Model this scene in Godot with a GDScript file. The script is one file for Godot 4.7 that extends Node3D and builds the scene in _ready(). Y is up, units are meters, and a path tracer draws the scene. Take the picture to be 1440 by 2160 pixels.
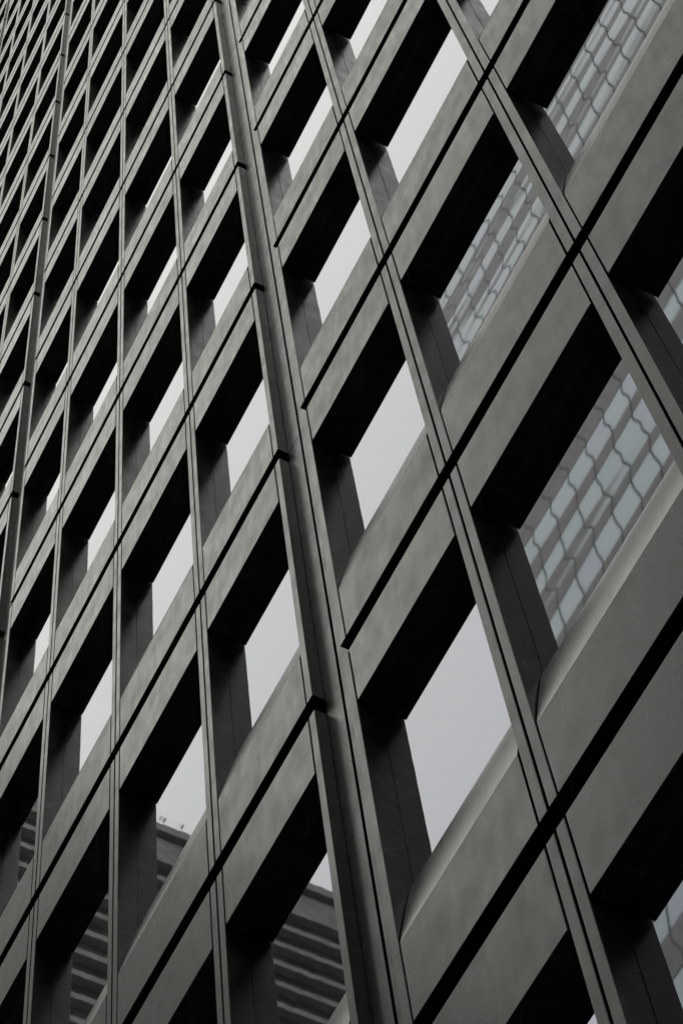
extends Node3D
# ---- layout constants (metres) ------------------------------------------------
const B := 1.5            # bay module between mullion centres
const H := 3.742          # storey height
const Y0 := 10.32         # height of the first joint above the street
const JOINT := 0.177      # open horizontal joint between storeys
const UNIT_H := H - JOINT
const CHAN := 0.1815      # half width of the column channel
const DEPTH := 0.19       # depth of a facade unit
const GLASS_Z := -0.1565   # plane of the panes

var rng := RandomNumberGenerator.new()
var metal: Array = []
var sill_metal: StandardMaterial3D
var glass: StandardMaterial3D
var camera: Camera3D
var mesh_cache := {}

# ---- helpers --------------------------------------------------------------------
func mat(c: Color, rough: float, metallic := 0.0) -> StandardMaterial3D:
	var m := StandardMaterial3D.new()
	m.albedo_color = c.linear_to_srgb()
	m.roughness = rough
	m.metallic = metallic
	return m

func tag(o: Node, label: String, category: String, group := "", kind := "") -> void:
	o.set_meta("label", label)
	o.set_meta("category", category)
	if group: o.set_meta("group", group)
	if kind: o.set_meta("kind", kind)

func quad(st: SurfaceTool, a: Vector3, b: Vector3, c: Vector3, d: Vector3, outward: Vector3) -> void:
	# flat quad, wound so that its front looks along outward
	var n := (b - a).cross(c - a)
	if n.dot(outward) > 0.0:
		var t := b
		b = d
		d = t
	n = -(b - a).cross(c - a)
	n = n.normalized()
	for v in [a, b, c, a, c, d]:
		st.set_normal(n)
		st.add_vertex(v)

func box_to(st: SurfaceTool, a: Vector3, b: Vector3) -> void:
	quad(st, Vector3(a.x, a.y, b.z), Vector3(b.x, a.y, b.z), Vector3(b.x, b.y, b.z), Vector3(a.x, b.y, b.z), Vector3(0, 0, 1))
	quad(st, Vector3(a.x, a.y, a.z), Vector3(b.x, a.y, a.z), Vector3(b.x, b.y, a.z), Vector3(a.x, b.y, a.z), Vector3(0, 0, -1))
	quad(st, Vector3(a.x, a.y, a.z), Vector3(a.x, b.y, a.z), Vector3(a.x, b.y, b.z), Vector3(a.x, a.y, b.z), Vector3(-1, 0, 0))
	quad(st, Vector3(b.x, a.y, a.z), Vector3(b.x, b.y, a.z), Vector3(b.x, b.y, b.z), Vector3(b.x, a.y, b.z), Vector3(1, 0, 0))
	quad(st, Vector3(a.x, a.y, a.z), Vector3(b.x, a.y, a.z), Vector3(b.x, a.y, b.z), Vector3(a.x, a.y, b.z), Vector3(0, -1, 0))
	quad(st, Vector3(a.x, b.y, a.z), Vector3(b.x, b.y, a.z), Vector3(b.x, b.y, b.z), Vector3(a.x, b.y, b.z), Vector3(0, 1, 0))

func chamfer_box_to(st: SurfaceTool, a: Vector3, b: Vector3, r: float) -> void:
	# a box whose front (+z) edges are chamfered
	var zf := b.z
	var zc := b.z - r
	var f := [Vector3(a.x + r, a.y + r, zf), Vector3(b.x - r, a.y + r, zf), Vector3(b.x - r, b.y - r, zf), Vector3(a.x + r, b.y - r, zf)]
	var c := [Vector3(a.x, a.y, zc), Vector3(b.x, a.y, zc), Vector3(b.x, b.y, zc), Vector3(a.x, b.y, zc)]
	var k := [Vector3(a.x, a.y, a.z), Vector3(b.x, a.y, a.z), Vector3(b.x, b.y, a.z), Vector3(a.x, b.y, a.z)]
	var outs := [Vector3(0, -1, 0), Vector3(1, 0, 0), Vector3(0, 1, 0), Vector3(-1, 0, 0)]
	quad(st, f[0], f[1], f[2], f[3], Vector3(0, 0, 1))
	quad(st, k[0], k[1], k[2], k[3], Vector3(0, 0, -1))
	for i in 4:
		var j := (i + 1) % 4
		quad(st, f[i], f[j], c[j], c[i], outs[i] + Vector3(0, 0, 1))
		quad(st, c[i], c[j], k[j], k[i], outs[i])

func begin() -> SurfaceTool:
	var st := SurfaceTool.new()
	st.begin(Mesh.PRIMITIVE_TRIANGLES)
	return st

func box_mesh(a: Vector3, b: Vector3, r := 0.0) -> ArrayMesh:
	var key := "%s%s%s" % [a, b, r]
	if mesh_cache.has(key): return mesh_cache[key]
	var st := begin()
	if r > 0.0: chamfer_box_to(st, a, b, r)
	else: box_to(st, a, b)
	var m := st.commit()
	mesh_cache[key] = m
	return m

func put(called: String, mesh: Mesh, m: Material, parent: Node, at := Vector3.ZERO) -> MeshInstance3D:
	var o := MeshInstance3D.new()
	o.name = called
	o.mesh = mesh
	o.material_override = m
	o.position = at
	parent.add_child(o, true)
	return o

func base(called: String, at := Vector3.ZERO) -> Node3D:
	var o := Node3D.new()
	o.name = called
	o.position = at
	add_child(o, true)
	return o

# ---- textures ---------------------------------------------------------------------
func metal_textures() -> Array:
	# colour: mottled patina, vertical rolling streaks, pale rubbed smears and scratches
	var n := 1024
	var big := FastNoiseLite.new()
	big.seed = 11
	big.noise_type = FastNoiseLite.TYPE_SIMPLEX_SMOOTH
	big.fractal_octaves = 4
	big.frequency = 0.006
	big.domain_warp_enabled = true
	big.domain_warp_amplitude = 45.0
	big.domain_warp_frequency = 0.006
	var big_img := big.get_seamless_image(n, n)
	var streak := FastNoiseLite.new()
	streak.seed = 5
	streak.fractal_octaves = 3
	streak.frequency = 0.02
	var streak_img := streak.get_seamless_image(n, n / 4)
	streak_img.resize(n, n, Image.INTERPOLATE_CUBIC)
	var fine := FastNoiseLite.new()
	fine.seed = 29
	fine.frequency = 0.09
	var fine_img := fine.get_seamless_image(n, n)
	var mark := PackedFloat32Array()
	mark.resize(n * n)
	rng.seed = 4711
	for s in 240:
		var p := Vector2(rng.randf() * n, rng.randf() * n)
		var a := rng.randf() * TAU
		var bend := rng.randf_range(-0.004, 0.004)
		var wide := rng.randf() < 0.3
		var steps := rng.randi_range(60, 320) if not wide else rng.randi_range(120, 380)
		var power := rng.randf_range(0.04, 0.2) if not wide else rng.randf_range(0.02, 0.075)
		var rad := rng.randi_range(1, 2) if not wide else rng.randi_range(8, 22)
		for t in steps:
			p += Vector2.from_angle(a)
			a += bend
			if wide and t % 4 != 0: continue
			var fade := sin(PI * float(t) / steps) * power
			for dy in range(-rad, rad + 1):
				for dx in range(-rad, rad + 1):
					var q := 1.0 - Vector2(dx, dy).length() / (rad + 0.7)
					if q <= 0.0: continue
					var i := posmod(int(p.y) + dy, n) * n + posmod(int(p.x) + dx, n)
					mark[i] = maxf(mark[i], fade * q)
	var col := Image.create(n, n, true, Image.FORMAT_RGB8)
	var rgh := Image.create(n, n, true, Image.FORMAT_RGB8)
	for y in n:
		for x in n:
			var b: float = big_img.get_pixel(x, y).r
			var s: float = streak_img.get_pixel(x, y).r
			var f: float = fine_img.get_pixel(x, y).r
			var k: float = mark[y * n + x]
			var v := 0.36 * (1.0 + (b - 0.5) * 0.7 + (s - 0.5) * 0.45 + (f - 0.5) * 0.12) + k * 5.0
			var warm := (b - 0.5) * 0.02
			col.set_pixel(x, y, Color(v + warm, v, v - warm))
			var r := 0.72 + (b - 0.5) * 0.3 + (s - 0.5) * 0.25
			rgh.set_pixel(x, y, Color(r, r, r))
	col.generate_mipmaps()
	rgh.generate_mipmaps()
	return [ImageTexture.create_from_image(col), ImageTexture.create_from_image(rgh)]

func speckle_texture(seed_: int, lo: float, hi: float, freq: float) -> NoiseTexture2D:
	var nz := FastNoiseLite.new()
	nz.seed = seed_
	nz.frequency = freq
	nz.fractal_octaves = 5
	var t := NoiseTexture2D.new()
	t.width = 512
	t.height = 512
	t.seamless = true
	t.noise = nz
	var g := Gradient.new()
	g.set_color(0, Color(lo, lo, lo))
	g.set_color(1, Color(hi, hi, hi))
	t.color_ramp = g
	return t

# ---- facade pieces ------------------------------------------------------------------
func sill_mesh(x0: float, x1: float, sloped: bool) -> ArrayMesh:
	# flat apron, a steep weathered slope above it, then the flat sill that meets the glass
	var key := "sill%s%s%s" % [x0, x1, sloped]
	if mesh_cache.has(key): return mesh_cache[key]
	var st := begin()
	var r := 0.003
	var prof := [Vector2(-DEPTH, 0.0), Vector2(-r, 0.0), Vector2(0.0, r), Vector2(0.0, 0.604)]
	var slope := [Vector2(0.0, 0.604), Vector2(-0.001, 0.607), Vector2(-DEPTH, 0.610)]
	if sloped:
		# a sheet that bows slightly as it leans back towards the glass
		prof = [Vector2(-DEPTH, 0.611), Vector2(-0.0015, 0.6076), Vector2(0.0, 0.6075)]
		slope = [Vector2(0.0, 0.6075)]
		var z := 0.0
		for i in 8:
			z -= 0.0678 * tan(deg_to_rad(10.9 + 3.6 * (i + 0.5) / 8.0))
			slope.append(Vector2(z, 0.6075 + 0.0678 * (i + 1)))
		slope.append_array([Vector2(z - 0.003, 1.158), Vector2(-0.138, 1.170), Vector2(-0.150, 1.176), Vector2(-DEPTH + 0.003, 1.180)])
	var pairs: Array = []
	for i in prof.size() - 1: pairs.append([prof[i], prof[i + 1], false])
	for i in slope.size() - 1: pairs.append([slope[i], slope[i + 1], true])
	for i in pairs.size():
		var a: Vector2 = pairs[i][0]
		var b: Vector2 = pairs[i][1]
		var d := (b - a).normalized()
		var na := Vector3(0, -d.x, d.y)
		var nb := na
		if pairs[i][2]:
			if i > prof.size() - 1:
				var e: Vector2 = (pairs[i - 1][1] - pairs[i - 1][0]).normalized()
				na = (na + Vector3(0, -e.x, e.y)).normalized()
			if i + 1 < pairs.size():
				var e2: Vector2 = (pairs[i + 1][1] - pairs[i + 1][0]).normalized()
				nb = (nb + Vector3(0, -e2.x, e2.y)).normalized()
		var A := Vector3(x0, a.y, a.x)
		var A2 := Vector3(x1, a.y, a.x)
		var C := Vector3(x0, b.y, b.x)
		var C2 := Vector3(x1, b.y, b.x)
		for v in [[A, na], [C, nb], [C2, nb], [A, na], [C2, nb], [A2, na]]:
			st.set_normal(v[1])
			st.add_vertex(v[0])
	# end faces
	var outline: Array = prof.duplicate()
	for i in range(1, slope.size()): outline.append(slope[i])
	for side in [[x0, -1.0], [x1, 1.0]]:
		var c := Vector3(side[0], 0.8 if sloped else 0.4, -0.12)
		for i in outline.size():
			var a: Vector2 = outline[i]
			var b: Vector2 = outline[(i + 1) % outline.size()]
			var va := Vector3(side[0], a.y, a.x)
			var vb := Vector3(side[0], b.y, b.x)
			var tri := [c, va, vb] if -(va - c).cross(vb - c).x * side[1] > 0.0 else [c, vb, va]
			for v in tri:
				st.set_normal(Vector3(side[1], 0, 0))
				st.add_vertex(v)
	var m := st.commit()
	mesh_cache[key] = m
	return m

func pane_mesh(x0: float, x1: float, y0: float, y1: float, variant: int) -> ArrayMesh:
	# a sheet of toughened glass with its faint roller waves
	var key := "pane%s%s%d" % [x0, x1, variant]
	if mesh_cache.has(key): return mesh_cache[key]
	rng.seed = 900 + variant
	var waves: Array = []
	var warp := rng.randf_range(0.6, 1.35)
	for i in 5:
		var wl: float = [0.62, 0.36, 0.245, 0.17, 0.9][i] * rng.randf_range(0.85, 1.15)
		var slope: float = [0.00045, 0.00055, 0.0005, 0.00025, 0.0004][i] * rng.randf_range(0.6, 1.2) * warp * (0.75 if variant >= 4 else 1.0)
		var ang := rng.randf_range(-0.16, 0.16) if i < 4 else rng.randf_range(0.6, 1.1)
		var k := Vector2(sin(ang), cos(ang)) * TAU / wl
		waves.append([k, slope / k.length(), rng.randf() * TAU])
	var tilt := Vector2(rng.randf_range(-0.0008, 0.0008), rng.randf_range(-0.0006, 0.0006))
	var st := begin()
	var nx := 14
	var ny := 72
	for j in ny + 1:
		for i in nx + 1:
			var p := Vector2(lerpf(x0, x1, float(i) / nx), lerpf(y0, y1, float(j) / ny))
			var h := 0.0
			var g := tilt
			for w in waves:
				var ph: float = w[0].dot(p) + w[2]
				h += w[1] * sin(ph)
				g += w[0] * w[1] * cos(ph)
			st.set_normal(Vector3(-g.x, -g.y, 1.0).normalized())
			st.add_vertex(Vector3(p.x, p.y, h))
	for j in ny:
		for i in nx:
			var a := j * (nx + 1) + i
			for v in [a, a + nx + 1, a + 1, a + 1, a + nx + 1, a + nx + 2]: st.add_index(v)
	var m := st.commit()
	mesh_cache[key] = m
	return m

func frame_mesh(x0: float, x1: float) -> ArrayMesh:
	# the inner window frame: two jamb linings and a transom behind the head panel
	var key := "frame%s%s" % [x0, x1]
	if mesh_cache.has(key): return mesh_cache[key]
	var st := begin()
	box_to(st, Vector3(x0 - 0.088, 0.004, -DEPTH - 0.01), Vector3(x0, UNIT_H - 0.004, -0.1548))
	box_to(st, Vector3(x1, 0.004, -DEPTH - 0.01), Vector3(x1 + 0.088, UNIT_H - 0.004, -0.1548))
	var m := st.commit()
	mesh_cache[key] = m
	return m

func is_column(k: int) -> bool:   # is the line at x = k * B a column line
	return posmod(k + 1, 4) == 0

func unit_edges(k: int) -> Vector2:
	return Vector2(CHAN if is_column(k) else 0.009, B - (CHAN if is_column(k + 1) else 0.009))

func facade_unit(parent: Node, k: int, j: int) -> void:
	var e := unit_edges(k)
	var at := Vector3(k * B, Y0 + j * H, 0)
	var s0 := e.x + 0.069
	var s1 := e.y - 0.069
	var p0 := s0 + 0.0145
	var p1 := s1 - 0.0145
	var h := hash(k * 131 + j * 17)
	var u := put("facade_unit", frame_mesh(s0 + 0.004, s1 - 0.004), metal[h % 4], parent, at)
	put("edge_strip", box_mesh(Vector3(e.x, 0, -0.1535), Vector3(s0, UNIT_H, 0), 0.003), metal[(h >> 2) % 4], u)
	put("edge_strip", box_mesh(Vector3(s1, 0, -0.1535), Vector3(e.y, UNIT_H, 0), 0.003), metal[(h >> 4) % 4], u)
	put("sill_panel", sill_mesh(p0, p1, false), metal[(h >> 6) % 4], u)
	put("sloped_sill", sill_mesh(p0, p1, true), sill_metal, u)
	put("head_panel", box_mesh(Vector3(p0, 2.958, -DEPTH), Vector3(p1, UNIT_H, 0), 0.003), metal[(h >> 8) % 4], u)
	put("window_pane", pane_mesh(s0 + 0.004, s1 - 0.004, 1.15, 2.97, (h >> 10) % 4 + (4 if k < -1 else 0)), glass, u, Vector3(0, 0, GLASS_Z))

func in_view(k: int, j: int, margin: float) -> bool:
	var inv := camera.transform.affine_inverse()
	var t := tan(deg_to_rad(camera.fov * 0.5))
	for fx in 5:
		for fy in 7:
			var q := inv * Vector3((k + fx / 4.0) * B, Y0 + (j + fy / 6.0) * H, 0)
			if q.z > -0.5: continue
			if absf(q.x / -q.z / (t * 682.0 / 1024.0)) < margin and absf(q.y / -q.z / t) < margin: return true
	return false

func rough_unit_to(st_m: SurfaceTool, st_g: SurfaceTool, k: int, j: int) -> void:
	# the same unit, joined into the mass of units far outside the picture
	var e := unit_edges(k)
	var o := Vector3(k * B, Y0 + j * H, 0)
	box_to(st_m, o + Vector3(e.x, 0, -DEPTH), o + Vector3(e.x + 0.069, UNIT_H, 0))
	box_to(st_m, o + Vector3(e.y - 0.069, 0, -DEPTH), o + Vector3(e.y, UNIT_H, 0))
	box_to(st_m, o + Vector3(e.x + 0.083, 0, -DEPTH), o + Vector3(e.y - 0.083, 0.607, 0))
	box_to(st_m, o + Vector3(e.x + 0.083, 0.607, -DEPTH), o + Vector3(e.y - 0.083, 1.17, -0.135))
	box_to(st_m, o + Vector3(e.x + 0.083, 2.958, -DEPTH), o + Vector3(e.y - 0.083, UNIT_H, 0))
	quad(st_g, o + Vector3(e.x + 0.069, 1.17, GLASS_Z), o + Vector3(e.y - 0.069, 1.17, GLASS_Z), o + Vector3(e.y - 0.069, 2.958, GLASS_Z), o + Vector3(e.x + 0.069, 2.958, GLASS_Z), Vector3(0, 0, 1))

# ---- the scene -------------------------------------------------------------------------
func _ready() -> void:
	# camera
	camera = Camera3D.new()
	camera.name = "camera"
	var right := Vector3(0.46169831, -0.07952908, -0.88346465)
	var up := Vector3(0.81927497, 0.42002547, 0.39034231)
	var fwd := Vector3(-0.34003409, 0.90402087, -0.25908123)
	camera.transform = Transform3D(Basis(right, up, -fwd), Vector3(4.15746, Y0 - 8.72222, 3.97407))
	camera.fov = 24.358
	camera.near = 0.1
	camera.far = 2000.0
	add_child(camera)
	camera.current = true
	# sky: an even overcast, a little brighter overhead
	var env := Environment.new()
	var sky_mat := ProceduralSkyMaterial.new()
	sky_mat.sky_top_color = Color(0.935, 0.93, 0.90)
	sky_mat.sky_horizon_color = Color(0.52, 0.52, 0.515)
	sky_mat.sky_curve = 0.8
	sky_mat.ground_bottom_color = Color(0.10, 0.10, 0.10)
	sky_mat.ground_horizon_color = Color(0.5, 0.5, 0.5)
	var sky := Sky.new()
	sky.sky_material = sky_mat
	env.background_mode = Environment.BG_SKY
	env.sky = sky
	env.tonemap_mode = Environment.TONE_MAPPER_LINEAR
	env.tonemap_exposure = 1.55
	env.fog_enabled = true
	env.fog_density = 0.0002
	env.fog_light_color = Color(0.86, 0.87, 0.88)
	env.sdfgi_enabled = true
	env.ssao_enabled = true
	env.ssil_enabled = true
	var we := WorldEnvironment.new()
	we.name = "environment"
	we.environment = env
	add_child(we)
	var sun := DirectionalLight3D.new()
	sun.name = "sun"
	sun.light_energy = 0.2
	sun.light_angular_distance = 20.0
	sun.light_color = Color(1.0, 0.98, 0.95)
	sun.shadow_enabled = true
	add_child(sun)
	sun.look_at_from_position(Vector3(45, 80, -45), Vector3.ZERO, Vector3.UP)

	# materials
	var tex := metal_textures()
	for i in 4:
		var m := mat(Color(0.122, 0.121, 0.113) * [1.0, 0.965, 1.03, 0.985][i], 1.0, 0.0)
		m.metallic_specular = 0.5
		m.clearcoat_enabled = true
		m.clearcoat = 0.41
		m.clearcoat_roughness = 0.24
		m.albedo_texture = tex[0]
		m.roughness = [0.47, 0.49, 0.45, 0.48][i]
		m.roughness_texture = tex[1]
		m.uv1_triplanar = true
		m.uv1_world_triplanar = true
		m.uv1_scale = Vector3.ONE * [0.43, 0.37, 0.40, 0.46][i]
		m.uv1_offset = Vector3(0.13, 0.31, 0.57) * i
		metal.append(m)
	# the folded sill sheet is smoother than the panels
	sill_metal = metal[0].duplicate()
	sill_metal.roughness = 0.44
	sill_metal.clearcoat = 0.6
	sill_metal.clearcoat_roughness = 0.22
	glass = mat(Color(0.355, 0.370, 0.425), 0.02, 1.0)

	build_ground()
	build_tower()
	build_banded_tower()
	build_dark_tower()
	build_added_dark_block()
	build_balcony_tower()

func build_ground() -> void:
	var asphalt := mat(Color(0.045, 0.045, 0.047), 0.9)
	asphalt.albedo_texture = speckle_texture(3, 0.7, 1.0, 0.02)
	asphalt.uv1_triplanar = true
	asphalt.uv1_world_triplanar = true
	asphalt.uv1_scale = Vector3.ONE * 0.3
	var paving := mat(Color(0.13, 0.13, 0.125), 0.85)
	paving.albedo_texture = speckle_texture(8, 0.7, 1.0, 0.03)
	paving.uv1_triplanar = true
	paving.uv1_world_triplanar = true
	paving.uv1_scale = Vector3.ONE * 0.5
	var g := put("ground", box_mesh(Vector3(-900, -1.0, -900), Vector3(900, -0.13, 900)), asphalt, self)
	g.set_meta("kind", "structure")
	for s in [[-30.0, 6.0], [24.0, 120.0]]:
		var p := put("pavement", box_mesh(Vector3(-300, -0.2, s[0]), Vector3(300, 0.0, s[1]), 0.0), paving, self)
		p.set_meta("kind", "structure")

func build_tower() -> void:
	var t := base("office_tower")
	tag(t, "dark metal office tower with deep square windows between panelled spandrels", "building")
	var core_concrete := mat(Color(0.3, 0.295, 0.28), 0.9)
	# wall behind the units, storey by storey closed at the joints
	var k0 := -16
	var k1 := 7
	var j0 := -2
	var j1 := 23
	put("core_wall", box_mesh(Vector3(k0 * B, 0, -24), Vector3(k1 * B, Y0 + j1 * H + 1.2, -0.23)), core_concrete, t)
	for j in range(j0, j1 + 1):
		put("joint_closure", box_mesh(Vector3(k0 * B, -JOINT - 0.02, -0.225), Vector3(k1 * B, 0.02, -0.15)), metal[0], t, Vector3(0, Y0 + j * H, 0))
	# column covers in the channels: two plates with an open joint, a seam every second storey
	for k in range(k0, k1):
		if not is_column(k): continue
		for j in range(j0 + (j0 & 1), j1, 2):
			for s in [[-0.178, -0.003], [0.023, 0.178]]:
				put("column_cover", box_mesh(Vector3(s[0], 0.004, -0.125), Vector3(s[1], 2 * H - 0.004, -0.085), 0.002), metal[posmod(k + j / 2, 4)], t, Vector3(k * B, Y0 + j * H - 0.03, 0))
	# units: those in or near the picture one by one, the rest joined
	var st_m := begin()
	var st_g := begin()
	for j in range(j0, j1):
		for k in range(k0, k1):
			if in_view(k, j, 1.35): facade_unit(t, k, j)
			else: rough_unit_to(st_m, st_g, k, j)
	var rest := put("outlying_units", st_m.commit(), metal[0], t)
	rest.set_meta("kind", "stuff")
	var rest_g := put("outlying_panes", st_g.commit(), glass, t)
	rest_g.set_meta("kind", "stuff")
	put("parapet", box_mesh(Vector3(k0 * B, Y0 + j1 * H, -0.22), Vector3(k1 * B, Y0 + j1 * H + 1.25, 0.0), 0.003), metal[1], t)
	put("base_wall", box_mesh(Vector3(k0 * B, 0.0, -0.22), Vector3(k1 * B, Y0 + j0 * H - JOINT, -0.02), 0.003), metal[2], t)

func build_banded_tower() -> void:
	# the tower across the street that the panes mirror: pale glass bands between taupe spandrels
	var w := 1.53
	var fl := 3.53
	var cols := 18
	var xl := -30.86
	var xr := xl + cols * w
	var y0 := 2.17
	var floors := 38
	var top := y0 + floors * fl
	var t := base("banded_tower", Vector3(0, 0, 30))
	tag(t, "pale office tower across the street with blue glass bands, mirrored in the panes", "building")
	var taupe := mat(Color(0.58, 0.555, 0.53), 0.65)
	taupe.albedo_texture = speckle_texture(21, 0.85, 1.0, 0.01)
	taupe.uv1_triplanar = true
	taupe.uv1_world_triplanar = true
	taupe.uv1_scale = Vector3.ONE * 0.2
	var line := mat(Color(0.05, 0.052, 0.055), 0.5)
	var blues: Array = []
	for c in [Color(0.47, 0.53, 0.52), Color(0.49, 0.545, 0.54), Color(0.46, 0.515, 0.51), Color(0.48, 0.51, 0.54)]: blues.append(mat(c, 0.1, 1.0))
	put("body", box_mesh(Vector3(xl + 0.1, 0, 0.15), Vector3(xr - 0.1, top, 30)), line, t)
	put("base_wall", box_mesh(Vector3(xl, 0, 0), Vector3(xr, y0, 0.14)), taupe, t)
	var st_s := begin()
	var st_g := begin()
	for f in floors:
		for c in cols:
			var o := Vector3(xl + c * w, y0 + f * fl, 0)
			var shown := (o.y > 78.0 and o.y < 132.0 and o.x < -7.0) or (o.y > 56.0 and o.y < 70.0 and o.x < -22.0)
			var lo := Vector3(0.055, 0.02, 0.0)
			var mid := Vector3(w - 0.055, 1.66, 0.14)
			var lo2 := Vector3(0.055, 1.675, 0.02)
			var hi := Vector3(w - 0.055, fl - 0.10, 0.14)
			if shown:
				put("spandrel_panel", box_mesh(lo, mid), taupe, t, o)
				put("window_pane", box_mesh(lo2, hi), blues[hash(f * 57 + c * 7) % 4], t, o)
			else:
				box_to(st_s, o + lo, o + mid)
				box_to(st_g, o + lo2, o + hi)
	put("spandrel_mass", st_s.commit(), taupe, t).set_meta("kind", "stuff")
	put("pane_mass", st_g.commit(), blues[0], t).set_meta("kind", "stuff")
	put("parapet", box_mesh(Vector3(xl, top, 0), Vector3(xr, top + 1.1, 30)), taupe, t)

func build_dark_tower() -> void:
	# the dark neighbour of the banded tower: the shade on the window reveals is its reflection
	var x0 := -1.5
	var x1 := 78.0
	var fl := 3.7
	var floors := 37
	var t := base("dark_tower", Vector3(0, 0, 29))
	tag(t, "dark glass office tower across the street, mirrored in the window reveals", "building")
	var black := mat(Color(0.03, 0.03, 0.032), 0.35)
	var brown := mat(Color(0.07, 0.066, 0.06), 0.6)
	put("body", box_mesh(Vector3(x0 + 0.1, 0, 0.15), Vector3(x1 - 0.1, floors * fl, 30)), black, t)
	for f in floors:
		put("floor_band", box_mesh(Vector3(x0, 0.0, 0.0), Vector3(x1, 1.1, 0.6)), brown, t, Vector3(0, f * fl, 0))
	for i in 27:
		put("pier", box_mesh(Vector3(-0.2, 0, -0.25), Vector3(0.2, floors * fl + 1.0, -0.01)), brown, t, Vector3(x0 + 0.2 + i * (x1 - x0 - 0.4) / 26.0, 0, 0))

func build_added_dark_block() -> void:
	# unseen masonry block added along the far pavement to darken the cladding's reflections
	var t := base("added_dark_block", Vector3(-34.0, 0, 30))
	tag(t, "unseen dark brick block added on the opposite pavement to dim the cladding reflections", "building")
	var brick := mat(Color(0.10, 0.085, 0.075), 0.85)
	brick.albedo_texture = speckle_texture(51, 0.7, 1.0, 0.02)
	brick.uv1_triplanar = true
	brick.uv1_world_triplanar = true
	brick.uv1_scale = Vector3.ONE * 0.2
	var pane := mat(Color(0.03, 0.032, 0.035), 0.15)
	var stone := mat(Color(0.22, 0.21, 0.19), 0.8)
	put("wall", box_mesh(Vector3(-62, 0, 0), Vector3(0, 54, 28)), brick, t)
	put("cornice", box_mesh(Vector3(-62.4, 54, -0.5), Vector3(0.4, 55.2, 28.4)), stone, t)
	for f in 13:
		for i in 20:
			put("window_pane", box_mesh(Vector3(-0.85, 0, -0.05), Vector3(0.85, 2.3, 0.02)), pane, t, Vector3(-2.0 - i * 3.05, 4.5 + f * 3.75, 0))

func build_balcony_tower() -> void:
	# the far tower mirrored low in the panes: pale floor bands over dark windows, plant storey, masts
	var x := -100.0
	var z0 := 28.0
	var z1 := 78.0
	var top := Y0 + 174.9
	var fl := 3.03
	var t := base("apartment_tower", Vector3(x, 0, 0))
	tag(t, "tall apartment tower with pale floor bands, mirrored in the lowest panes", "building")
	var conc := mat(Color(0.46, 0.46, 0.44), 0.85)
	conc.albedo_texture = speckle_texture(33, 0.75, 1.0, 0.012)
	conc.uv1_triplanar = true
	conc.uv1_world_triplanar = true
	conc.uv1_scale = Vector3.ONE * 0.1
	var dark := mat(Color(0.02, 0.02, 0.02), 0.6)
	var shades := [mat(Color(0.075, 0.075, 0.077), 0.3), mat(Color(0.11, 0.104, 0.086), 0.4), mat(Color(0.09, 0.09, 0.088), 0.3), mat(Color(0.13, 0.124, 0.104), 0.5)]
	put("body", box_mesh(Vector3(-30, 0, z0), Vector3(-0.6, top - 5.2, z1)), dark, t)
	put("parapet", box_mesh(Vector3(-30, top - 1.15, z0 - 0.3), Vector3(0.5, top, z1 + 0.3)), conc, t)
	put("parapet_recess", box_mesh(Vector3(-29, top - 1.7, z0 + 0.4), Vector3(-0.8, top - 1.15, z1 - 0.4)), conc, t)
	for i in 12:
		var w := (z1 - z0) / 12.0
		put("plant_panel", box_mesh(Vector3(-0.9, top - 5.4, 0.02), Vector3(0.0, top - 1.7, w - 0.02)), conc, t, Vector3(0, 0, z0 + i * w))
	var st_b := begin()
	var st_w := begin()
	var n := int((top - 5.4) / fl)
	for f in n:
		var y := top - 5.4 - (f + 1) * fl
		if f < 15:
			put("floor_band", box_mesh(Vector3(-0.7, fl - 0.72, z0 - 0.2), Vector3(0.45, fl - 0.02, z1 + 0.2)), conc, t, Vector3(0, y, 0))
			for i in 20:
				var w := (z1 - z0) / 20.0
				put("window_pane", box_mesh(Vector3(-0.65, 0.0, 0.05), Vector3(-0.4, fl - 0.74, w - 0.05)), shades[hash(f * 31 + i * 3) % 4], t, Vector3(0, y, z0 + i * w))
		else:
			box_to(st_b, Vector3(-0.7, y + fl - 0.72, z0 - 0.2), Vector3(0.45, y + fl - 0.02, z1 + 0.2))
			box_to(st_w, Vector3(-0.65, y, z0), Vector3(-0.4, y + fl - 0.74, z1))
	put("band_mass", st_b.commit(), conc, t).set_meta("kind", "stuff")
	put("pane_mass", st_w.commit(), shades[0], t).set_meta("kind", "stuff")
	for zz in [[51.0, 1.8]]:
		put("pier", box_mesh(Vector3(-0.8, 0, 0), Vector3(0.75, top - 1.15, zz[1])), conc, t, Vector3(0, 0, zz[0]))
	for zz in [46.8, 48.6, 50.4]:
		var st := begin()
		box_to(st, Vector3(0.2, 0, -0.03), Vector3(0.26, 1.5, 0.03))
		box_to(st, Vector3(0.08, 1.1, -0.18), Vector3(0.4, 1.5, 0.18))
		put("mast", st.commit(), dark, t, Vector3(0, top, zz))
